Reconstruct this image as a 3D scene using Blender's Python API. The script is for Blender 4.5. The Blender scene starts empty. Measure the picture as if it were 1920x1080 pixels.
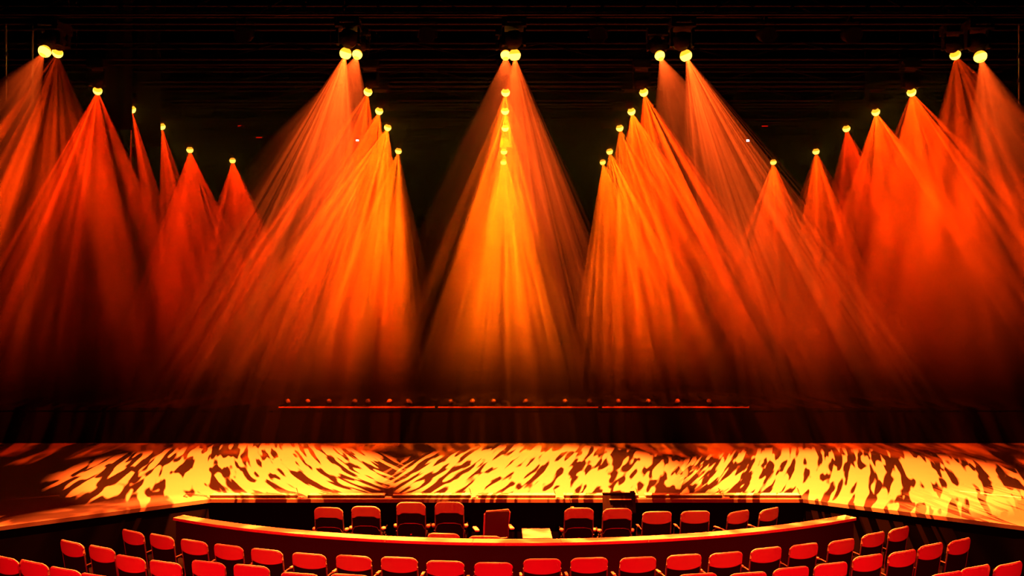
import bpy, bmesh, math, random
from mathutils import Vector, Matrix
random.seed(5)
S = bpy.context.scene
C = S.collection
PI = math.pi

# ------------------------------------------------------------------ camera, world, exposure
F, VX, VY, CZ = 1500.0, 929.0, 600.0, 3.0        # focal length and vanishing point (1920 x 1080 frame), eye height over the stage
def P(px, py, d):
    return Vector(((px - VX) / F * d, d, CZ + (VY - py) / F * d))
cam = bpy.data.objects.new('camera', bpy.data.cameras.new('camera'))
C.objects.link(cam)
cam.location = (0, 0, CZ)
cam.rotation_euler = (PI / 2, 0, 0)
cam.data.lens = F / 1920 * 36
cam.data.shift_x = (960 - VX) / 1920
cam.data.shift_y = (VY - 540) / 1920
cam.data.clip_end = 200
S.camera = cam

world = bpy.data.worlds.new('dark_house')
S.world = world
world.use_nodes = True
world.node_tree.nodes['Background'].inputs[0].default_value = (0, 0, 0, 1)

S.view_settings.view_transform = 'Standard'
S.view_settings.look = 'None'
S.view_settings.gamma = 1.0
S.view_settings.exposure = 0.0
S.view_settings.use_curve_mapping = False
S.cycles.use_denoising = True
S.cycles.denoising_input_passes = 'RGB'
S.cycles.volume_bounces = 0
S.cycles.max_bounces = 5
S.cycles.diffuse_bounces = 3
S.cycles.glossy_bounces = 2
S.cycles.volume_step_rate = 1.0
S.cycles.sample_clamp_indirect = 4.0
S.cycles.sample_clamp_direct = 70.0

# power of the stage lanterns
POWER_WASH = 200000.0      # front row, pattern wash
POWER_BEAM = 4600.0       # the rows behind it
HAZE = 0.26

# red front-of-house wash over the seats (hung above and behind the camera)
def aim(direction):
    # -Z along the direction, X kept level with the stage front
    z = -Vector(direction).normalized()
    x = (Vector((1, 0, 0)) - z * z.x).normalized()
    y = z.cross(x)
    return Matrix((x, y, z)).transposed().to_euler()
def spot(name, loc, direction, energy, color, size, blend, parent=None):
    l = bpy.data.lights.new(name, 'SPOT')
    o = bpy.data.objects.new(name, l)
    C.objects.link(o)
    o.location = loc
    o.rotation_euler = aim(direction)
    l.energy = energy
    l.color = color
    l.shadow_soft_size = 0.0
    l.spot_size = size
    l.spot_blend = blend
    return o
for sx in (-7.0, -2.4, 2.6, 7.2):
    p = Vector((sx, -3.0, 8.5))
    o = spot('house_wash_light', p, Vector((sx * .75, 7.5, 0.0)) - p, 17000, (1, 0.0, 0.004), math.radians(34), 1.0)
    o.data.shadow_soft_size = 0.15

# ------------------------------------------------------------------ materials
def mat(name, base, rough=0.6, metal=0.0, noise=0.0, scale=8.0, bump=0.0, emit=None, strength=0.0, spec=0.5):
    m = bpy.data.materials.new(name)
    m.use_nodes = True
    nt = m.node_tree
    b = nt.nodes['Principled BSDF']
    b.inputs['Base Color'].default_value = (*base, 1)
    b.inputs['Roughness'].default_value = rough
    b.inputs['Metallic'].default_value = metal
    b.inputs['Specular IOR Level'].default_value = spec
    if noise or bump:
        tc = nt.nodes.new('ShaderNodeTexCoord')
        nz = nt.nodes.new('ShaderNodeTexNoise')
        nz.inputs['Scale'].default_value = scale
        nz.inputs['Detail'].default_value = 4
        nt.links.new(tc.outputs['Object'], nz.inputs['Vector'])
        if noise:
            mx = nt.nodes.new('ShaderNodeMix')
            mx.data_type = 'RGBA'
            mx.inputs['A'].default_value = (*[c * (1 - noise) for c in base], 1)
            mx.inputs['B'].default_value = (*[min(1, c * (1 + noise)) for c in base], 1)
            nt.links.new(nz.outputs[0], mx.inputs['Factor'])
            nt.links.new(mx.outputs['Result'], b.inputs['Base Color'])
        if bump:
            bp = nt.nodes.new('ShaderNodeBump')
            bp.inputs['Strength'].default_value = bump
            bp.inputs['Distance'].default_value = 0.02
            nt.links.new(nz.outputs[0], bp.inputs['Height'])
            nt.links.new(bp.outputs[0], b.inputs['Normal'])
    if emit:
        b.inputs['Emission Color'].default_value = (*emit, 1)
        b.inputs['Emission Strength'].default_value = strength
        m.cycles.emission_sampling = 'NONE'
    return m
M = dict(
    deck=mat('painted_stage_deck', (.12, .116, .11), .6, noise=.06, scale=3, spec=.08),
    riser=mat('black_riser_paint', (.003, .003, .003), .8, noise=.3, spec=.02),
    drape=mat('black_velour', (.002, .002, .002), .95, noise=.3, scale=3, spec=.05),
    black=mat('black_wall', (.003, .003, .003), .9, noise=.3, spec=.1),
    fascia=mat('dark_stage_fascia', (.0013, .0012, .0012), .8, noise=.2, scale=2, spec=.02),
    wallp=mat('dark_wall_paint', (.018, .017, .016), .8, noise=.15, scale=2, spec=.03),
    cap=mat('pale_wood_capping', (.50, .46, .40), .45, noise=.12, scale=5),
    carpet=mat('dark_carpet', (.0022, .002, .002), .95, noise=.3, scale=30, spec=.05),
    shell=mat('grey_plastic_back', (.36, .31, .29), .5, noise=.05, scale=20),
    pad=mat('black_vinyl', (.006, .006, .006), .7, noise=.2, scale=30, spec=.04),
    tube=mat('satin_metal_tube', (.30, .28, .27), .4, .7, noise=.1),
    edge=mat('pale_edge_piping', (.62, .58, .54), .45, noise=.05),
    arm=mat('armrest_plastic', (.42, .36, .32), .5, noise=.1),
    bolt=mat('bright_bolt', (.7, .7, .7), .25, 1.0, noise=.05),
    iron=mat('black_fixture_housing', (.004, .004, .004), .6, noise=.2, spec=.1),
    truss=mat('dark_truss_metal', (.0024, .002, .002), .6, noise=.2, spec=.1),
    lens=mat('glowing_lens', (.8, .7, .5), .3, noise=.01, emit=(1, .24, .01), strength=3.2),
    lenshot=mat('glowing_lens_core', (.8, .7, .5), .3, noise=.01, emit=(1, .50, .05), strength=5.5),
    mesh=mat('dark_mesh_fabric', (.035, .02, .018), .85, noise=.3, scale=60),
    white=mat('white_laminate', (.80, .78, .72), .4, noise=.04, scale=6),
    strip=mat('dark_metal_channel', (.03, .026, .024), .5, .2, noise=.15),
    clip=mat('pale_metal_clip', (.65, .6, .5), .4, noise=.1),
    redled=mat('red_led_strip', (.2, .01, .01), .5, noise=.01, emit=(1, .004, .0), strength=.32),
    whiteled=mat('white_indicator', (.8, .8, .9), .5, noise=.01, emit=(.75, .8, 1), strength=14.0),
    redsign=mat('red_indicator', (.3, .02, .02), .5, noise=.01, emit=(1, .01, .0), strength=1.2),
    can=mat('small_can_housing', (.16, .10, .09), .5, noise=.2),
    tape=mat('pale_floor_tape', (.85, .8, .7), .6, noise=.05),
    rubber=mat('black_cable', (.015, .015, .015), .6, noise=.1),
)

# ------------------------------------------------------------------ mesh helpers
def obj(name, bm, m, parent=None, loc=None, smooth=False):
    me = bpy.data.meshes.new(name)
    bmesh.ops.recalc_face_normals(bm, faces=bm.faces)
    bm.to_mesh(me)
    bm.free()
    if smooth:
        for p in me.polygons:
            p.use_smooth = True
    me.materials.append(M[m])
    return link(name, me, parent, loc)
def link(name, me, parent=None, loc=None, rot=None):
    o = bpy.data.objects.new(name, me)
    C.objects.link(o)
    o.parent = parent
    if loc is not None: o.location = loc
    if rot is not None: o.rotation_euler = rot
    return o
def tag(o, label, cat, group=None):
    o['label'] = label
    o['category'] = cat
    if group: o['group'] = group
    return o
def thing(name, label, cat, loc=(0, 0, 0), rotz=0.0, group=None):
    o = link(name, None, None, loc, (0, 0, rotz))
    return tag(o, label, cat, group)
def struct(name, bm, m, parent=None, loc=None):
    o = obj(name, bm, m, parent, loc)
    if parent is None: o['kind'] = 'structure'
    return o
def copy_tree(o, parent=None):
    c = o.copy()
    C.objects.link(c)
    c.parent = parent
    for ch in list(o.children):
        copy_tree(ch, c)
    return c
def add_box(bm, lo, hi, mtx=None):
    vs = [bm.verts.new((x, y, z)) for z in (lo[2], hi[2]) for y in (lo[1], hi[1]) for x in (lo[0], hi[0])]
    for f in ((0, 2, 3, 1), (4, 5, 7, 6), (0, 1, 5, 4), (2, 6, 7, 3), (0, 4, 6, 2), (1, 3, 7, 5)):
        bm.faces.new([vs[i] for i in f])
    if mtx is not None:
        for v in vs: v.co = mtx @ v.co
    return vs
def box(lo, hi, bevel=0.0, mtx=None):
    bm = bmesh.new()
    add_box(bm, lo, hi, mtx)
    if bevel:
        bmesh.ops.bevel(bm, geom=list(bm.edges), offset=bevel, segments=2, profile=.6, affect='EDGES')
    return bm
def add_tube(bm, pts, r, n=6):
    pts = [Vector(p) for p in pts]
    rings = []
    up = Vector((0, 0, 1))
    for i, p in enumerate(pts):
        a = pts[max(0, i - 1)]
        b = pts[min(len(pts) - 1, i + 1)]
        t = (b - a).normalized()
        ref = up if abs(t.z) < .9 else Vector((1, 0, 0))
        u = t.cross(ref).normalized()
        v = t.cross(u).normalized()
        rr = r[i] if isinstance(r, (list, tuple)) else r
        rings.append([bm.verts.new(p + (u * math.cos(k * 2 * PI / n) + v * math.sin(k * 2 * PI / n)) * rr) for k in range(n)])
    for a, b in zip(rings, rings[1:]):
        for k in range(n):
            bm.faces.new((a[k], a[(k + 1) % n], b[(k + 1) % n], b[k]))
    bm.faces.new(rings[0][::-1])
    bm.faces.new(rings[-1])
def tube(pts, r, n=6):
    bm = bmesh.new()
    add_tube(bm, pts, r, n)
    return bm
def lathe(profile, n=16, caps=True):
    """profile: (radius, z) from one end to the other"""
    bm = bmesh.new()
    rings = []
    for r, z in profile:
        if r < 1e-5: rings.append([bm.verts.new((0, 0, z))])
        else: rings.append([bm.verts.new((r * math.cos(k * 2 * PI / n), r * math.sin(k * 2 * PI / n), z)) for k in range(n)])
    for a, b in zip(rings, rings[1:]):
        for k in range(n):
            k2 = (k + 1) % n
            if len(a) == 1 and len(b) == 1: continue
            if len(a) == 1: bm.faces.new((a[0], b[k2], b[k]))
            elif len(b) == 1: bm.faces.new((a[k], a[k2], b[0]))
            else: bm.faces.new((a[k], a[k2], b[k2], b[k]))
    for ring, rev in ((rings[0], True), (rings[-1], False)):
        if caps and len(ring) > 1: bm.faces.new(ring[::-1] if rev else ring)
    return bm
def slab(xs, ztop, zbot, ycen, th):
    """a curved upright panel made of columns along x"""
    bm = bmesh.new()
    cols = []
    for x in xs:
        zt, zb, y = ztop(x), zbot(x), ycen(x)
        cols.append([bm.verts.new((x, y + (LEAN(zt) if True else 0) - th / 2, zt)), bm.verts.new((x, y + LEAN(zt) + th / 2, zt)),
                     bm.verts.new((x, y + LEAN(zb) + th / 2, zb)), bm.verts.new((x, y + LEAN(zb) - th / 2, zb))])
    for a, b in zip(cols, cols[1:]):
        for k in range(4):
            bm.faces.new((a[k], b[k], b[(k + 1) % 4], a[(k + 1) % 4]))
    bm.faces.new(cols[0])
    bm.faces.new(cols[-1][::-1])
    return bm
def LEAN(z): return -0.16 * (z - 0.45)         # a chair back leans away from the stage (towards -y)
def prism(poly, z0, z1):
    bm = bmesh.new()
    a = [bm.verts.new((x, y, z0)) for x, y in poly]
    b = [bm.verts.new((x, y, z1)) for x, y in poly]
    n = len(poly)
    for i in range(n):
        bm.faces.new((a[i], a[(i + 1) % n], b[(i + 1) % n], b[i]))
    bm.faces.new(a[::-1])
    bm.faces.new(b)
    return bm
def arc_band(cx, cy, r0, r1, a0, a1, z0, z1, n=48):
    """curved band round (cx, cy); angles measured from -y, towards +x"""
    bm = bmesh.new()
    rows = []
    for i in range(n + 1):
        a = a0 + (a1 - a0) * i / n
        s, c = math.sin(a), math.cos(a)
        rows.append([bm.verts.new((cx + r * s, cy - r * c, z)) for r, z in ((r0, z0), (r0, z1), (r1, z1), (r1, z0))])
    for a, b in zip(rows, rows[1:]):
        for k in range(4):
            bm.faces.new((a[k], b[k], b[(k + 1) % 4], a[(k + 1) % 4]))
    bm.faces.new(rows[0])
    bm.faces.new(rows[-1][::-1])
    return bm
ORD = ['first', 'second', 'third', 'fourth', 'fifth', 'sixth', 'seventh', 'eighth', 'ninth', 'tenth', 'eleventh', 'twelfth',
       'thirteenth', 'fourteenth', 'fifteenth', 'sixteenth', 'seventeenth', 'eighteenth', 'nineteenth', 'twentieth']

# ------------------------------------------------------------------ the setting
PIT = -0.95
CX, CY = 0.3, 21.5                                   # centre of the seating curve
# stage deck: straight front, wings of the apron coming forward on both sides
xl, xr, ys = -4.78, 5.15, 13.40
deck_poly = [(xl, ys), (xl - 2.42, 11.62), (xl - 3.4, 10.9), (-17, 10.9), (-17, 26), (18, 26), (18, 10.9), (xr + 3.4, 10.97), (xr + 2.45, 11.68), (xr, ys)]
struct('floor_stage', prism(deck_poly, -0.06, 0.0), 'deck')
ins = [(x, y + .03) if abs(x) < 9 else (x, y) for x, y in deck_poly]
struct('wall_stage_front', prism(ins, PIT, -0.062), 'fascia')
struct('floor', box((-18, -8, PIT - .2), (19, 26, PIT)), 'carpet')
struct('wall_back', box((-18, 25.2, 0), (19, 25.5, 14)), 'black')
struct('wall_left', box((-17.3, -8, PIT), (-17, 25.2, 14)), 'black')
struct('wall_right', box((18, -8, PIT), (18.3, 25.2, 14)), 'black')
struct('ceiling', box((-17.3, -8, 14), (18.3, 25.5, 14.3)), 'black')
for r0, r1, z1, nm in ((11.10, 12.20, -.85, 'floor_front_terrace'), (12.20, 13.45, -.72, 'floor_middle_terrace'), (13.45, 15.2, -.55, 'floor_rear_terrace')):
    struct(nm, arc_band(CX, CY, r0, r1, -.62, .62, PIT, z1), 'carpet')

# curved parapet between the pit and the seats
WR = 10.70
def wall_d(X): return 21.7 - math.sqrt(WR * WR - (X - .3) ** 2)
pw = thing('parapet_wall', 'long low curved dark wall with glowing pale capping between pit and seats', 'wall', (0, 0, PIT))
amax = math.asin(5.30 / WR)
obj('wall_body', arc_band(.3, 21.7, WR - .17, WR - .02, -amax + .004, amax - .004, 0, -.105 - PIT), 'wallp', pw)
ncap = 9
for i in range(ncap):
    a0 = -amax + 2 * amax * i / ncap
    a1 = a0 + 2 * amax / ncap - .0006
    obj('capping', arc_band(.3, 21.7, WR - .20, WR, a0, a1, -.105 - PIT, -.065 - PIT, 6), 'cap', pw)

# upstage riser
rz = thing('stage_riser', 'long black raised platform across the back of the stage', 'platform', (0, 19.45, 0))
obj('platform_top', box((-16.8, 0, .80), (17.8, 4.8, .86)), 'riser', rz)
for i in range(16):
    x0 = -16.8 + i * 2.1
    obj('front_panel', box((x0 + .004, .03, 0), (x0 + 2.096, .07, .80)), 'riser', rz)

# drapes (wavy cloth)
def drape(name, label, x0, x1, y, z0, z1, amp=.10, pitch=.45):
    bm = bmesh.new()
    n = max(6, int((x1 - x0) / pitch * 10))
    rows = []
    for i in range(n + 1):
        x = x0 + (x1 - x0) * i / n
        w = amp * math.sin(2 * PI * x / pitch) * (.7 + .3 * math.sin(x * 1.7)) + amp * .35 * math.sin(x * 5.1)
        rows.append([bm.verts.new((x, y + w + dy, z)) for dy, z in ((0, z0), (0, z1), (.02, z1), (.02, z0))])
    for a, b in zip(rows, rows[1:]):
        for k in range(4):
            bm.faces.new((a[k], b[k], b[(k + 1) % 4], a[(k + 1) % 4]))
    bm.faces.new(rows[0]); bm.faces.new(rows[-1][::-1])
    o = obj(name, bm, 'drape', None, None, True)
    return tag(o, label, 'curtain')
drape('backdrop_curtain', 'black pleated backdrop curtain filling the rear of the stage', -16.8, 17.8, 24.8, 0.02, 13.4, .09, .6)
drape('masking_drape', 'small black hanging drape at left, rear one hiding half a lantern', -7.75, -7.25, 17.3, 6.75, 14.0, .04, .25)
drape('masking_drape', 'small black hanging drape at left, nearer one hiding half a lantern', -7.68, -7.18, 15.75, 6.75, 14.0, .04, .25)

# vertical drop pipes at the picture's edges
for px, y0, lab in ((11, 190, 'thin vertical drop pipe at the far left edge, longest'), (1911, 195, 'thin vertical drop pipe at the far right edge'), (61, 206, 'thin vertical drop pipe under the far left front lantern')):
    p = P(px, y0, 13.22)
    t = thing('drop_pipe', lab, 'pipe', (p.x, 13.22, p.z))
    obj('pole', tube([(0, 0, 0), (0, 0, 7.93 - p.z)], .016, 8), 'tube', t)
    for z in (.35, .75):
        obj('clamp', box((-.03, -.028, z), (.03, .028, z + .06), .006), 'truss', t)

# ------------------------------------------------------------------ lanterns
FLIP = -1.0
def gobo(l, seed, scale, lo, hi, dark, bright, shear=None, stretch=1.0, detail=1.0, fine=0.0):
    """pattern of the glass in front of the lamp, a function of the ray's direction in the lantern's own space"""
    l.use_nodes = True
    nt = l.node_tree
    N = nt.nodes
    L = nt.links
    em = N['Emission']
    tc = N.new('ShaderNodeTexCoord')
    sp = N.new('ShaderNodeSeparateXYZ')
    L.new(tc.outputs['Normal'], sp.inputs[0])
    def math_node(op, a, b):
        m = N.new('ShaderNodeMath')
        m.operation = op
        for i, v in enumerate((a, b)):
            if isinstance(v, (int, float)): m.inputs[i].default_value = v
            else: L.new(v, m.inputs[i])
        return m.outputs[0]
    u = math_node('DIVIDE', sp.outputs['X'], sp.outputs['Z'])
    v = math_node('DIVIDE', sp.outputs['Y'], sp.outputs['Z'])
    u0, v0 = u, v
    if shear is not None:
        u = math_node('SUBTRACT', u, math_node('MULTIPLY', v, math_node('ADD', math_node('MULTIPLY', u, FLIP * shear[1]), shear[0])))
    v = math_node('DIVIDE', v, stretch)
    cb = N.new('ShaderNodeCombineXYZ')
    L.new(u, cb.inputs[0]); L.new(v, cb.inputs[1])
    cb.inputs[2].default_value = seed * 3.71
    nz = N.new('ShaderNodeTexNoise')
    nz.inputs['Scale'].default_value = scale
    nz.inputs['Detail'].default_value = detail
    nz.inputs['Distortion'].default_value = .3
    L.new(cb.outputs[0], nz.inputs['Vector'])
    mr = N.new('ShaderNodeMapRange')
    mr.interpolation_type = 'SMOOTHSTEP'
    for i, val in ((1, lo), (2, hi), (3, dark), (4, bright)): mr.inputs[i].default_value = val
    src = nz.outputs[0]
    if shear is not None:      # the blobs thin out towards the rim of the glass
        rr = math_node('ADD', math_node('MULTIPLY', u0, u0), math_node('MULTIPLY', v0, v0))
        src = math_node('SUBTRACT', src, math_node('MULTIPLY', rr, .55))
    L.new(src, mr.inputs[0])
    outv = mr.outputs[0]
    if fine:
        n2 = N.new('ShaderNodeTexNoise')
        n2.inputs['Scale'].default_value = scale * fine
        n2.inputs['Detail'].default_value = 0
        L.new(cb.outputs[0], n2.inputs['Vector'])
        m2 = N.new('ShaderNodeMapRange')
        for i, val in ((1, .41), (2, .59), (3, .3), (4, 1.65)): m2.inputs[i].default_value = val
        L.new(n2.outputs[0], m2.inputs[0])
        outv = math_node('MULTIPLY', outv, m2.outputs[0])
    L.new(outv, em.inputs['Strength'])

SH = {}
def shared(key, make):
    if key not in SH:
        o = make()
        SH[key] = o.data
        bpy.data.objects.remove(o)
    return SH[key]
def head_mesh(r):   # barrel along -z (light leaves downwards), lens centre at the origin
    return lathe([(r * .45, .85 * r), (r * .6, 1.0 * r), (r * .9, 1.2 * r), (r * 1.4, 1.7 * r), (r * 1.6, 2.6 * r), (r * 1.35, 3.6 * r), (r * .7, 4.0 * r)], 20)
def lantern(px, py, d, r, aL, aR, tilt, power, col, label, group, seed, wash, truss_z):
    """moving-head lantern; aL / aR: edges of its beam as seen from the house, degrees from straight down"""
    c = P(px, py, d)
    ax = math.radians((aL + aR) / 2)
    half = math.radians((aR - aL) / 2)
    tt = math.tan(math.radians(tilt))
    lean = math.tan(ax)
    if tilt > 0 and not wash:       # beams that also lean upstage: lean them out so that they read at these angles from the house
        eL, eR = (math.tan(math.radians(a)) * (1 + (c.z - CZ) * tt / d) + c.x * tt / d for a in (aL, aR))
        lean = (eL + eR) / 2
        half = min(math.atan((eR - eL) / 2 / math.sqrt(1 + tt * tt)), .48)
    dirv = Vector((lean, tt, -1)).normalized()
    t = thing('moving_head_light', label, 'stage light', (c.x, c.y, c.z), 0, group)
    q = aim(dirv)
    pivot = 2.0 * r
    body = link('head', shared(('head', r), lambda: obj('head', head_mesh(r), 'iron', None, None, True)), t, None, q)
    core = link('lens', shared(('lens', r), lambda: obj('lens', lathe([(r * math.cos(a), -r * math.sin(a)) for a in (-1.15, -.75, -.4, 0, .35, .7, .98)], 20, False), 'lens', None, None, True)), body)
    link('lens_core', shared(('core', r), lambda: obj('lens_core', lathe([(r * 1.03 * math.cos(a), -r * 1.03 * math.sin(a)) for a in (-.2, .1, .35, .6, .8, 1.0)], 18, False), 'lenshot', None, None, True)), core)
    pv = -dirv * pivot
    top = truss_z - .34 - c.z
    for s in (-1, 1):
        x = s * r * 1.85
        obj('yoke_arm', box((pv.x + x - .02, pv.y - .05, pv.z - .05), (pv.x + x + .02, pv.y + .05, max(top - .02, pv.z + .12)), .006), 'iron', t)
    zt = max(top - .02, pv.z + .12)
    obj('base', box((pv.x - r * 2.1, pv.y - r * 1.5, zt), (pv.x + r * 2.1, pv.y + r * 1.5, zt + .16), .012), 'iron', t)
    if wash:
        obj('handle', box((pv.x - .11, pv.y - r * 1.5 - .03, zt + .05), (pv.x + .11, pv.y - r * 1.5 - .006, zt + .075)), 'tube', t)
    obj('hanging_clamp', box((pv.x - .03, min(pv.y, -.03) - .03, zt + .15), (pv.x + .03, max(pv.y, -.03) + .03, max(zt + .2, truss_z - .145 - c.z))), 'iron', t)
    o = spot('lamp', dirv * (r * .05), dirv, power, col, 2 * half, .45 if wash else .25)
    o.parent = t
    if wash:
        gobo(o.data, seed, wash[2], .40, .465, .03, 1.2, wash, wash[3], .8)
    elif tilt < -5:
        gobo(o.data, seed, 16.0, .40, .60, .42, 1.4, None, 1.0, 1.0)
    else:
        gobo(o.data, seed, 14.0, .47, .57, .02, 2.1, None, 6.0, 1.0, 2.7)
    return t

AMB = (1, .080, .001)
YEL = (1, .105, .001)
WSH = (1, .080, .006)
WRM = (1, .088, .008)
ORG = (1, .040, .0006)
RED = (1, .022, .0004)
COLS = ['far left column', 'column left of centre', 'centre column', 'column right of centre', 'far right column']
ROWS = ['large front lantern', 'lantern just behind the front one', 'second-highest lantern', 'third lantern down', 'fourth lantern down', 'fifth lantern down', 'lowest lantern']
# row: distance, lens radius, truss height, tilt upstage (deg), [(px, py, left edge, right edge, power, colour)]
rows = [
 (12.95, .094, 8.05, 19, [(84, 96, -36, 8, .30, WSH, -24), (648, 100, -40, 5, 1, WSH), (965, 103, -19, 27, 1, WSH), (1286, 104, 2, 46, 1.1, WSH, 16), (1838, 106, -14, 30, .30, WSH, -9)]),
 (13.50, .082, 8.15, -19, [(108, 99, -36, 20, .75, ORG, 47), (670, 102, -36, 14, 9, WRM), (948, 103, -24, 24, 9, WRM), (1237, 104, -8, 36, 9, WRM), (1791, 103, -10, 38, .95, ORG, 42)]),
 (14.90, .077, 8.0, 38, [(183, 170, -26, 24, .6, RED, 44), (690, 172, -34, 10, 1.6, ORG), (948, 173, -24, 24, 1.15, AMB), (1207, 173, -7, 33, 1.5, ORG), (1709, 173, -20, 36, .7, ORG)]),
 (16.30, .076, 8.0, 32, [(247, 205, -2, 18, .45, RED), (711, 208, -33, 10, 1.3, ORG), (947, 208, -20, 20, 1.5, YEL), (1184, 209, -13, 34, 1.3, ORG), (1642, 210, -18, 34, .55, ORG)]),
 (17.70, .076, 8.0, 26, [(303, 237, -2, 20, .4, RED), (727, 239, -36, 12, 1, AMB), (947, 240, -17, 17, 1.3, YEL), (1162, 240, -14, 32, 1.1, AMB), (1587, 241, -16, 30, .35, RED)]),
 (19.35, .076, 8.0, 18, [(356, 281, -20, 28, .45, RED), (747, 283, -27, 14, 1.1, AMB), (945, 284, -17, 17, 1.5, YEL), (1143, 284, -12, 32, 1.1, AMB), (1530, 284, -21, 29, .6, ORG)]),
 (20.70, .075, 7.9, 9, [(436, 301, -20, 28, .55, RED), None, (944, 304, -18, 18, 2.4, YEL), (1130, 304, -12, 31, 1.1, AMB), (1450, 304, -24, 26, .65, ORG)]),
]
SHEAR = [(.02, 0, 50, 8), (-.33, -1.0, 58, 8.5), (.22, -.25, 52, 8.5), (.33, -.4, 72, 12), (-.08, 0, 56, 8)]
k = 0
for ri, (d, r, tz, tilt, items) in enumerate(rows):
    for ci, it in enumerate(items):
        if it is None: continue
        px, py, aL, aR, pw_, col = it[:6]
        k += 1
        lantern(px, py, d, r, aL, aR, it[6] if len(it) > 6 else tilt, pw_ * (POWER_WASH if ri == 0 else POWER_BEAM), col,
                '%s glowing amber in the %s' % (ROWS[ri], COLS[ci]), 'beam lights hung over the stage', k, SHEAR[ci] if ri == 0 else None, tz)

# trusses that carry them
CH = [(-.15, -.15), (.15, -.15), (-.15, .15), (.15, .15)]
chord_me = None
TR_LAB = ['frontmost', 'second', 'third', 'fourth', 'fifth', 'sixth', 'rearmost']
x0, x1 = -10.0, 10.5
ch = obj('chord', tube([(x0, 0, 0), (x1, 0, 0)], .024, 8), 'truss'); ch_me = ch.data; bpy.data.objects.remove(ch)
br = obj('brace', tube([(0, 0, -.15), (.30, 0, .15)], .012, 5), 'truss'); br_me = br.data; bpy.data.objects.remove(br)
for ri, (d, r, tz, tilt, items) in enumerate(rows):
    t = thing('lighting_truss', '%s dark horizontal lattice truss carrying a row of lights' % TR_LAB[ri], 'truss', (0, d + .12, tz), 0, 'trusses over the stage')
    for dy, dz in CH:
        link('chord', ch_me, t, (0, dy, dz))
    for hx in (-8.6, -3.1, 3.4, 9.0):
        obj('hanging_cable', tube([(hx, 0, .14), (hx, 0, 14.0 - tz)], .008, 5), 'rubber', t)
    nb = 34 if ri < 2 else 17
    stp = (x1 - x0) / nb
    for i in range(nb):
        flip = i % 2
        o = link('brace', br_me, t, (x0 + stp * i + (stp if flip else 0), -.15, 0))
        o.scale = ((-1 if flip else 1) * stp / .30, 1, 1)

# unlit round lanterns and battens between the lit ones
def can_light(px, py, d, rad, label):
    c = P(px, py, d)
    t = thing('unlit_lantern', label, 'stage light', tuple(c), 0, 'unlit lanterns on the front truss')
    b = obj('housing', lathe([(rad * .93, -.02), (rad, 0), (rad, .18), (rad * .7, .3), (rad * .3, .34)], 20), 'iron', t, None, True)
    b.rotation_euler = (PI / 2 - .5, 0, 0)
    b.rotation_euler = (-(PI / 2 - .5), 0, 0)
    g = obj('rim', lathe([(rad * .90, -.03), (rad * 1.04, -.03), (rad * 1.04, .0), (rad * .90, 0), (rad * .90, -.03)], 20), 'truss', b)
    obj('yoke', tube([(-rad * 1.15, 0.1, 0), (-rad * 1.15, .1, rad + .12), (rad * 1.15, .1, rad + .12), (rad * 1.15, .1, 0)], .015, 5), 'iron', t)
    obj('hook', box((-.02, .08, rad + .11), (.02, .19, rad + .26)), 'iron', t)
for px, lab in ((800, 'unlit round lantern on front truss, left of the centre light'), (1122, 'unlit round lantern on front truss, right of the centre light'),
                (455, 'unlit round lantern on front truss toward the far left light'), (1440, 'unlit round lantern on front truss toward the right'), (1600, 'unlit round lantern on front truss, rightmost')):
    can_light(px, 66, 12.75, .13, lab)
for d, z, lab in ((11.9, 7.55, 'thin horizontal pipe across the top of the picture'), (13.2, 8.35, 'thin horizontal pipe just above the front truss'), (23.0, 10.2, 'thin horizontal pipe high at the back of the stage'), (21.8, 9.6, 'thin horizontal pipe above the rearmost truss')):
    t = thing('fly_pipe', lab, 'pipe', (0, d, z))
    for hx in (-6.35, .15, 6.65):
        obj('hanging_cable', tube([(hx, 0, .0), (hx, 0, 14.0 - z)], .006, 5), 'rubber', t)
    for i in range(6):
        xa = -9.6 + i * 3.25
        obj('pipe_length', tube([(xa, 0, 0), (xa + 3.1, 0, 0)], .02, 8), 'truss', t)
        obj('sleeve', tube([(xa + 3.08, 0, 0), (xa + 3.27, 0, 0)], .028, 8), 'iron', t)

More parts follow.
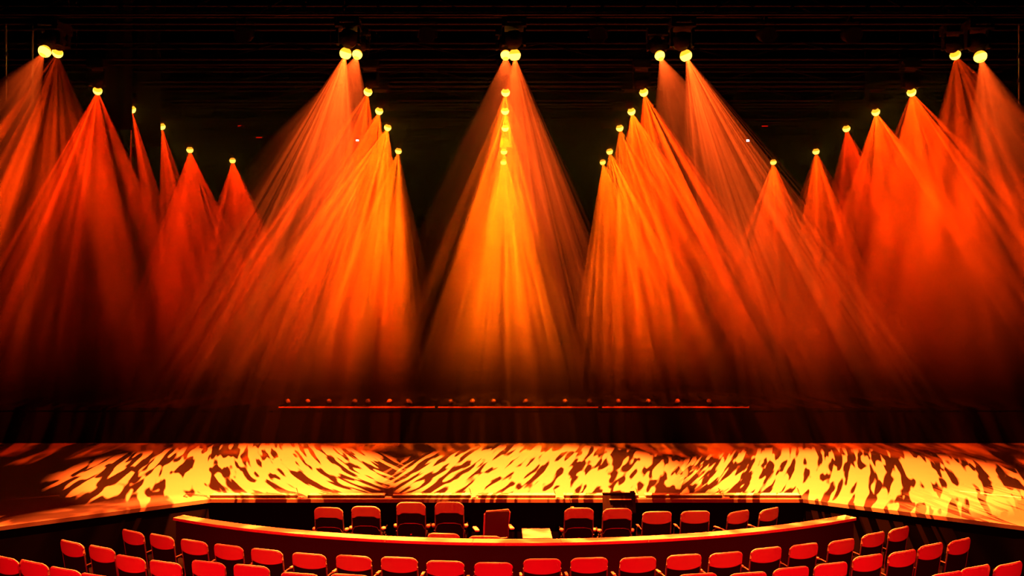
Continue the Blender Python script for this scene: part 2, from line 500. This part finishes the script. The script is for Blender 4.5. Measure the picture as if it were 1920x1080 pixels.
# ------------------------------------------------------------------ chairs
def rail(z, w, rnd): pass
def make_chair(style):
    """stands at its base, faces +y (the stage); the back is what the house sees"""
    H = .94 if style == 'house' else 1.0
    w = .226
    t = link('stacking_chair', None)
    n = 16
    xs = [-w + 2 * w * i / n for i in range(n + 1)]
    xs = [-w, -w * .985, -w * .955] + [x for x in xs if abs(x) < w * .93] + [w * .955, w * .985, w]
    rc = .075 if style == 'house' else .10
    def ztop(x):
        e = w - abs(x)
        z = H - .012 * (abs(x) / w) ** 2
        if e < rc: z -= rc * .85 - math.sqrt(max(0, rc * rc - (rc - e) ** 2)) * .85
        return z
    yc = lambda x: -.20 - .035 * (1 - (x / w) ** 2)
    if style == 'house':
        zb = lambda x: H - .165 - .022 * (1 - (x / w) ** 2) + .012 * (abs(x) / w) ** 4
        zmid = H - .17
    else:
        def zb(x):
            a = abs(x) / w
            return H - .155 + .0 - (.035 if a > .82 else .035 * max(0, (a - .6) / .22))
        zmid = H - .16
    obj('back_panel', slab(xs, ztop, zb, yc, .030), 'shell', t, None, True).data.set_sharp_from_angle(angle=.9)
    ztl = lambda x: zb(x) + .006
    obj('front_pad', slab([x for x in xs if abs(x) < w * .97], lambda x: ztop(x) - .018, lambda x: .47, lambda x: yc(x) + .026, .022), 'pad', t)
    obj('top_edge', tube([(x * 1.005, yc(x) + LEAN(ztop(x)), ztop(x) + .003) for x in xs], .0095, 6), 'edge', t, None, True)
    lower = obj('lower_back', slab([-w * .96 + 1.92 * w * i / 10 for i in range(11)], ztl, lambda x: .45, lambda x: yc(x) + .006, .022), 'pad', t)
    # frame: from the top corners down to the rear feet
    for s in (-1, 1):
        zt = H - .12
        obj('rear_leg', tube([(s * w, -.20 + LEAN(zt), zt), (s * w, -.20 + LEAN(.70), .70), (s * w, -.20, .45), (s * (w + .005), -.235, 0)], .010, 6), 'tube', t)
        obj('front_leg', tube([(s * w, .19, .43), (s * (w + .005), .215, 0)], .010, 6), 'tube', t)
        if style == 'house':
            obj('arm', tube([(s * (w + .006), -.20 + LEAN(.66), .66), (s * (w + .015), -.15, .675), (s * (w + .024), -.05, .66), (s * (w + .024), .02, .61), (s * (w + .015), .05, .53), (s * (w + .004), .06, .44)], .009, 6), 'tube', t)
            obj('arm_pad', box((s * (w + .022) - .018, -.12, .668), (s * (w + .022) + .018, .0, .69), .007), 'arm', t)
        else:
            obj('arm', tube([(s * (w + .03), -.17, .50), (s * (w + .035), -.17, .60), (s * (w + .035), .12, .60), (s * (w + .03), .16, .44)], .011, 6), 'iron', t)
            obj('arm_pad', lathe([(0, -.03), (.028, -.024), (.036, 0), (.030, .02), (0, .028)], 10), 'arm', t, (s * (w + .036), -.16, .625), True).scale = (1, 1.5, 1)
            obj('bolt', lathe([(.0, -.01), (.011, -.006), (.011, .006), (0, .01)], 8), 'bolt', t, (s * (w + .02), -.2, .555), True)
    obj('seat', box((-w * .97, -.20, .425), (w * .97, .23, .475), .015), 'pad', t)
    if style != 'house':
        obj('back_rim', tube([(-w * .95, -.225 + LEAN(.62), .60), (-w * .8, -.245 + LEAN(.66), .668), (-w * .4, -.26 + LEAN(.68), .69), (w * .4, -.26 + LEAN(.68), .69), (w * .8, -.245 + LEAN(.66), .668), (w * .95, -.225 + LEAN(.62), .60)], .007, 5), 'tube', t)
        obj('knob', lathe([(0, -.012), (.016, -.008), (.018, .006), (0, .012)], 8), 'arm', t, (.0, -.262, .52), True)
    return t
house_proto = make_chair('house')
pit_proto = make_chair('pit')
used = {}
def place_chair(proto, X, Y, z, rot, label, group, zs=1.0, xs=1.0):
    if proto.name not in used:
        used[proto.name] = 1
        o = proto
    else:
        o = copy_tree(proto)
    o.location = (X, Y, z)
    o.rotation_euler = (0, 0, rot)
    o.scale = (xs, 1, zs)
    return tag(o, label, 'chair', group)
BACK = .20 + .16 * .49 + .03          # how far the top of the back lies behind the chair's base point
def seat_at(proto, px, py, ztop, floor, H, cy, label, group, rot=None):
    d = (CZ - ztop) * F / (py - VY)
    X = (px - VX) / F * d
    if rot is None: rot = -math.atan2(CX - X, cy - d)      # face the centre of the curve
    bx, by = X + BACK * -math.sin(rot), d + BACK * math.cos(rot)
    return place_chair(proto, bx, by, floor, rot, label, group, (ztop - floor) / H)
R1 = [(245, 996), (299, 1004), (360, 1014), (425, 1023), (497, 1031), (577, 1039), (661, 1043), (747, 1046), (834, 1053), (925, 1056), (1017, 1049),
      (1106, 1047), (1198, 1046), (1285, 1041), (1364, 1037), (1440, 1028), (1511, 1021), (1582, 1013), (1642, 1000), (1690, 990)]
for i, (px, py) in enumerate(R1):
    seat_at(house_proto, px, py, .09, -.85, .94, 20.0, 'red-backed chair in the row behind the curved wall, %s from the left' % ORD[i], 'chairs in the first row behind the wall')
R2 = [(130, 1016), (186, 1026), (240, 1044), (306, 1054), (387, 1054), (468, 1061), (560, 1076), (655, 1078.5), (1310, 1077), (1405, 1075), (1487, 1065), (1562, 1057), (1632, 1042), (1697, 1034), (1750, 1021), (1804, 1012)]
for i, (px, py) in enumerate(R2):
    lab = ('red-backed chair in the middle seating row, %s from its left end' % ORD[i]) if i < 8 else ('red-backed chair in the middle seating row, %s from its right end' % ORD[15 - i])
    seat_at(house_proto, px, py, .22, -.72, .94, 20.0, lab, 'chairs in the middle row')
R3 = [(5, 1045), (58, 1054), (117, 1067), (178, 1079), (1779, 1075), (1834, 1063), (1897, 1057)]
for i, (px, py) in enumerate(R3):
    lab = ('red-backed chair at bottom left edge of picture, %s from the left' % ORD[i]) if i < 4 else ('red-backed chair at bottom right edge of picture, %s from the right' % ORD[6 - i])
    seat_at(house_proto, px, py, .39, -.55, .94, 19.5, lab, 'chairs in the nearest row')
PITC = [(615, 952, 'pit', 'dark armchair with red top in the pit, leftmost'), (685, 950, 'pit', 'dark armchair with red top in the pit, second from the left'),
        (770, 942.5, 'pit', 'taller dark armchair with red top in the pit, third from the left'), (842, 942, 'pit', 'taller dark armchair with red top, just left of the mesh office chair'),
        (1086, 953, 'pit', 'dark armchair with red top, just right of the small pale table'), (1158, 954, 'pit', 'dark armchair with red top in front of the music stand'),
        (1233, 960, 'house', 'red-backed chair in the pit, just right of the music stand'), (1305, 959, 'house', 'red-backed chair in the pit, third from the right'),
        (1388, 959, 'house', 'red-backed chair in the pit, second from the right'), (1446, 954, 'house', 'red-backed chair in the pit, rightmost')]
for px, py, st, lab in PITC:
    rot = None if px > 1350 else -(0.3 - (px - VX) / F * 12.5) * .03
    o = seat_at(pit_proto if st == 'pit' else house_proto, px, py, (.12 if py < 945 else .05) if st == 'pit' else .02, PIT, 1.0 if st == 'pit' else .94, 18.5, lab, 'chairs in the pit', rot)
PEEK = [(518, 993), (592, 998), (665, 1004), (749, 1008), (831, 1001), (909, 1006), (1085, 1013), (1169, 1010), (1243, 1006), (1322, 1000), (1392, 994), (1454, 987), (1524, 978)]
for i, (px, py) in enumerate(PEEK):
    X = 0
    for _ in range(6):
        d = wall_d(X) + .36
        X = (px - VX) / F * d
    zt = CZ - (py - VY) / F * d
    lab = ('chair hidden by the curved wall, only its top showing, %s from the left' % ORD[i]) if i < 6 else ('chair hidden by the curved wall, only its top showing, %s from the right' % ORD[12 - i])
    seat_at(house_proto, px, py, zt, PIT, .94, 21.7, lab, 'chairs just behind the curved wall')

# mesh-backed office chair in the pit
c = P(928, 955, 12.45)
t = thing('office_chair', 'dark mesh-backed swivel chair in the middle of the pit', 'chair', (c.x - .03, 12.62, PIT), .22)
H = c.z - PIT
bf = obj('back_frame', tube([(-.19, -.20, H - .44), (-.185, -.235, H - .05), (-.16, -.24, H - .01), (.19, -.24, H), (.215, -.235, H - .05), (.19, -.20, H - .44), (0, -.19, H - .46), (-.19, -.20, H - .44)], .014, 8), 'arm', t)
bm = bmesh.new()
add_box(bm, (-.175, -.22, H - .43), (.195, -.21, H - .03))
obj('mesh_back', bm, 'mesh', t)
obj('seat', box((-.23, -.18, .43), (.23, .27, .50), .02), 'pad', t)
obj('column', tube([(0, 0, .09), (0, 0, .43)], .03, 10), 'iron', t)
obj('back_stem', box((-.04, -.22, .40), (.04, -.19, H - .40)), 'iron', t)
for i in range(5):
    a = i * 2 * PI / 5
    leg = obj('base_arm', tube([(0, 0, .10), (.28 * math.cos(a), .28 * math.sin(a), .06)], [.022, .014], 6), 'iron', t)
    obj('caster', lathe([(0, -.012), (.028, -.010), (.028, .010), (0, .012)], 10), 'iron', leg, (.28 * math.cos(a), .28 * math.sin(a), .03)).rotation_euler = (PI / 2, 0, a)
for s in (-1, 1):
    obj('arm', tube([(s * .24, -.02, .46), (s * .28, -.04, .50), (s * .28, -.04, .66)], .014, 6), 'iron', t)
    obj('arm_pad', box((s * .28 - .035, -.14, .66), (s * .28 + .035, .10, .69), .012), 'white', t)

# small pale table
c = P(1007, 1003, 11.75)
t = thing('side_table', 'small square pale table standing in the middle of the pit', 'table', (c.x, 11.85, PIT))
tz = c.z - PIT
obj('tabletop', box((-.215, -.27, tz - .035), (.215, .27, tz), .006), 'white', t)
for sx in (-1, 1):
    for sy in (-1, 1):
        obj('leg', box((sx * .18 - .018, sy * .23 - .018, 0), (sx * .18 + .018, sy * .23 + .018, tz - .035)), 'iron', t)

# music stand and gooseneck
c = P(1160, 924, 13.2)
t = thing('music_stand', 'wide black music stand rising in front of the stage edge', 'music stand', (c.x, 13.2, PIT))
mt = Matrix.Translation((0, 0, c.z - PIT)) @ Matrix.Rotation(-.25, 4, 'X')
obj('desk', box((-.27, -.012, -.32), (.27, .0, 0), .003, mt), 'pad', t)
obj('desk_rim', box((-.275, -.02, -.012), (.275, .012, .004), 0, mt), 'iron', t)
obj('paper_ledge', box((-.16, -.035, -.115), (.20, -.012, -.10), 0, mt), 'arm', t)
obj('desk_lip', box((-.27, 0, -.33), (.27, .06, -.315), 0, mt), 'pad', t)
obj('lamp_clip', box((.19, -.03, -.01), (.26, .04, .03), .006, mt), 'iron', t)
obj('pole', tube([(0, .03, .03), (0, .03, c.z - PIT - .2)], .016, 8), 'iron', t)
for i in range(3):
    a = i * 2 * PI / 3 + .5
    obj('foot', tube([(0, .03, .06), (.15 * math.cos(a), .03 + .15 * math.sin(a), .012)], .012, 6), 'iron', t)
c = P(1069, 929, 13.0)
t = thing('microphone_stand', 'thin upright microphone stand behind the chair right of the table', 'microphone', (c.x, 13.0, PIT))
hz_ = c.z - PIT
obj('pole', tube([(0, 0, .02), (.01, 0, hz_ - .14)], .008, 6), 'iron', t)
obj('boom', tube([(.01, 0, hz_ - .14), (-.012, 0, hz_)], .005, 6), 'iron', t)
obj('microphone', lathe([(0, -.03), (.014, -.02), (.016, .02), (0, .035)], 8), 'iron', t, (.018, -.01, hz_ - .02), True)
obj('base', lathe([(.12, 0), (.12, .015), (.03, .03), (0, .03)], 16), 'iron', t)
obj('clutch', lathe([(0, -.03), (.03, -.02), (.03, .02), (0, .03)], 8), 'arm', t, (.03, -.03, hz_ - .20), True)

# footlight channels along the stage edge
segs = [(392, 556), (576, 720), (736, 883), (896, 1042), (1058, 1198), (1212, 1355), (1360, 1504)]
for i, (a, b) in enumerate(segs):
    xa, xb = P(a, 935, 13.43).x, P(b, 935, 13.43).x
    t = thing('footlight_channel', 'low dark metal channel on the stage edge, %s from the left' % ORD[i], 'footlight', (xa, 13.46, 0), 0, 'channels along the stage edge')
    obj('front_face', box((0, 0, 0), (xb - xa, .02, .05)), 'strip', t)
    obj('top_plate', box((0, .02, .036), (xb - xa, .19, .05)), 'clip', t)
    if i < 6:
        obj('end_clip', box((xb - xa + .01, -.02, .0), (xb - xa + .12, .03, .022)), 'clip', t)
    obj('cable_tail', tube([(xb - xa, .08, .05), (xb - xa - .02, .09, .12), (xb - xa - .035, .10, .15)], .006, 5), 'rubber', t)
cb = obj('floor_cable', tube([P(388, 933, 13.6) + Vector((0, 0, .0)), P(366, 930, 13.7), P(350, 929, 13.75), P(345, 932, 13.6), P(352, 935, 13.5)], .012, 6), 'rubber')
cb.location.z = .012 - min((v.co.z for v in cb.data.vertices)) - .0
for v in cb.data.vertices: v.co.z = v.co.z * .1
cb.location.z = .012 - min(v.co.z for v in cb.data.vertices)
tag(cb, 'short looped black cable at the left end of the stage edge channels', 'cable')
for pts, lab in ((((1800, 921), (1925, 934)), 'thin pale tape line on the stage at far right'), (((-5, 939), (112, 929)), 'thin pale tape line on the stage at far left')):
    q = []
    for px, py in pts:
        d = CZ * F / (py - VY)
        q.append(Vector(((px - VX) / F * d, d, 0)))
    u = (q[1] - q[0]).normalized()
    n_ = Vector((-u.y, u.x, 0)) * .02
    o = obj('floor_tape', prism([(p.x, p.y) for p in (q[0] - n_, q[1] - n_, q[1] + n_, q[0] + n_)], .0005, .003), 'tape')
    tag(o, lab, 'tape')

# red edge lights and small cans on the riser
for i, (a, b) in enumerate(((522, 815), (821, 1122), (1129, 1405))):
    xa, xb = P(a, 762, 19.45).x, P(b, 762, 19.45).x
    t = thing('edge_light_batten', 'thin red glowing batten along the riser edge, %s section' % ('left', 'middle', 'right')[i], 'batten', ((xa + xb) / 2, 19.46, .86), 0, 'red battens on the riser edge')
    h = (xb - xa) / 2
    obj('channel', box((-h, .0, 0), (h, .05, .035)), 'can', t)
    nn = 5
    for j in range(nn):
        obj('led_strip', box((-h + 2 * h * j / nn + .02, -.012, .004), (-h + 2 * h * (j + 1) / nn - .02, 0, .020)), 'redled', t)
CANS = [540, 577, 617, 665, 690, 730, 767, 845, 885, 925, 985, 1060, 1105, 1160, 1215, 1270, 1330]
for i, px in enumerate(CANS):
    p = P(px, 755, 19.8)
    t = thing('floor_can', 'small dark floor lantern on the riser edge, %s from the left' % ORD[i], 'stage light', (p.x, 19.8, .86), 0, 'small lanterns along the riser')
    b = obj('housing', lathe([(.05, -.08), (.06, -.07), (.06, .06), (.035, .10), (0, .10)], 12), 'can', t, (0, 0, .11), True)
    b.rotation_euler = (PI / 2 - .6, 0, random.uniform(-.5, .5))
    obj('lens', lathe([(0, -.082), (.048, -.078), (.048, -.07), (0, -.07)], 12), 'redsign' if i % 3 else 'bolt', b)
    obj('bracket', tube([(-.07, 0, .11), (-.07, 0, .01), (.07, 0, .01), (.07, 0, .11)], .008, 5), 'iron', t)

# indicator lights far back
for px, py, m, lab in ((670, 262, 'whiteled', 'tiny white light behind the beams left of centre'), (1402, 263, 'whiteled', 'tiny white light behind the beams right of centre'),
                       (452, 236, 'redsign', 'small red lit sign high at the back, left'), (486, 259, 'redsign', 'small red equipment light below the red sign'), (1434, 238, 'redsign', 'faint small red light high at the back, right')):
    p = P(px, py, 24.58)
    t = thing('indicator_light', lab, 'indicator', tuple(p))
    w = .04 if m == 'whiteled' else .09
    obj('case', box((-w - .02, 0, -.06), (w + .02, .16, .06), .004), 'iron', t)
    obj('lamp', box((-w, -.02, -.04 if w < .05 else -.03), (w, 0, .04 if w < .05 else .03)), m, t)

# ------------------------------------------------------------------ haze hanging over the stage
bm = box((-15.4, 12.4, .05), (16.4, 23.2, 7.75))
hz = bpy.data.meshes.new('stage_haze')
bm.to_mesh(hz); bm.free()
hz = link('stage_haze', hz)
hz['kind'] = 'stuff'
tag(hz, 'thin smoky haze over the stage catching the orange beams', 'haze')
m = bpy.data.materials.new('stage_haze')
m.use_nodes = True
nt = m.node_tree
N = nt.nodes
L = nt.links
N.clear()
out = N.new('ShaderNodeOutputMaterial')
vs = N.new('ShaderNodeVolumeScatter')
L.new(vs.outputs[0], out.inputs['Volume'])
vs.inputs['Anisotropy'].default_value = 0.0
tc = N.new('ShaderNodeTexCoord')
sp = N.new('ShaderNodeSeparateXYZ')
L.new(tc.outputs['Object'], sp.inputs[0])
def ramp(src, a, b, c_, d_):
    r_ = N.new('ShaderNodeMapRange')
    r_.interpolation_type = 'SMOOTHSTEP'
    for i, val in ((1, a), (2, b), (3, c_), (4, d_)): r_.inputs[i].default_value = val
    L.new(src, r_.inputs[0])
    return r_.outputs[0]
def mul(a, b):
    x = N.new('ShaderNodeMath')
    x.operation = 'MULTIPLY'
    L.new(a, x.inputs[0])
    if isinstance(b, float): x.inputs[1].default_value = b
    else: L.new(b, x.inputs[1])
    return x.outputs[0]
nz = N.new('ShaderNodeTexNoise')
nz.inputs['Scale'].default_value = .42
nz.inputs['Detail'].default_value = 2
L.new(tc.outputs['Object'], nz.inputs['Vector'])
den = ramp(sp.outputs['Z'], 1.0, 5.8, .02, 1.0)
den = mul(den, ramp(sp.outputs['Z'], 6.0, 7.4, 1.0, .6))
bank = N.new('ShaderNodeMath')
bank.operation = 'MULTIPLY_ADD'
L.new(sp.outputs['Z'], bank.inputs[0])
bank.inputs[1].default_value = .6
L.new(sp.outputs['Y'], bank.inputs[2])
den = mul(den, ramp(bank.outputs[0], 18.5, 21.0, .0085, 1.0))
den = mul(den, ramp(nz.outputs[0], .30, .70, .45, 1.55))
den = mul(den, HAZE)
L.new(den, vs.inputs['Density'])
hz.data.materials.append(m)
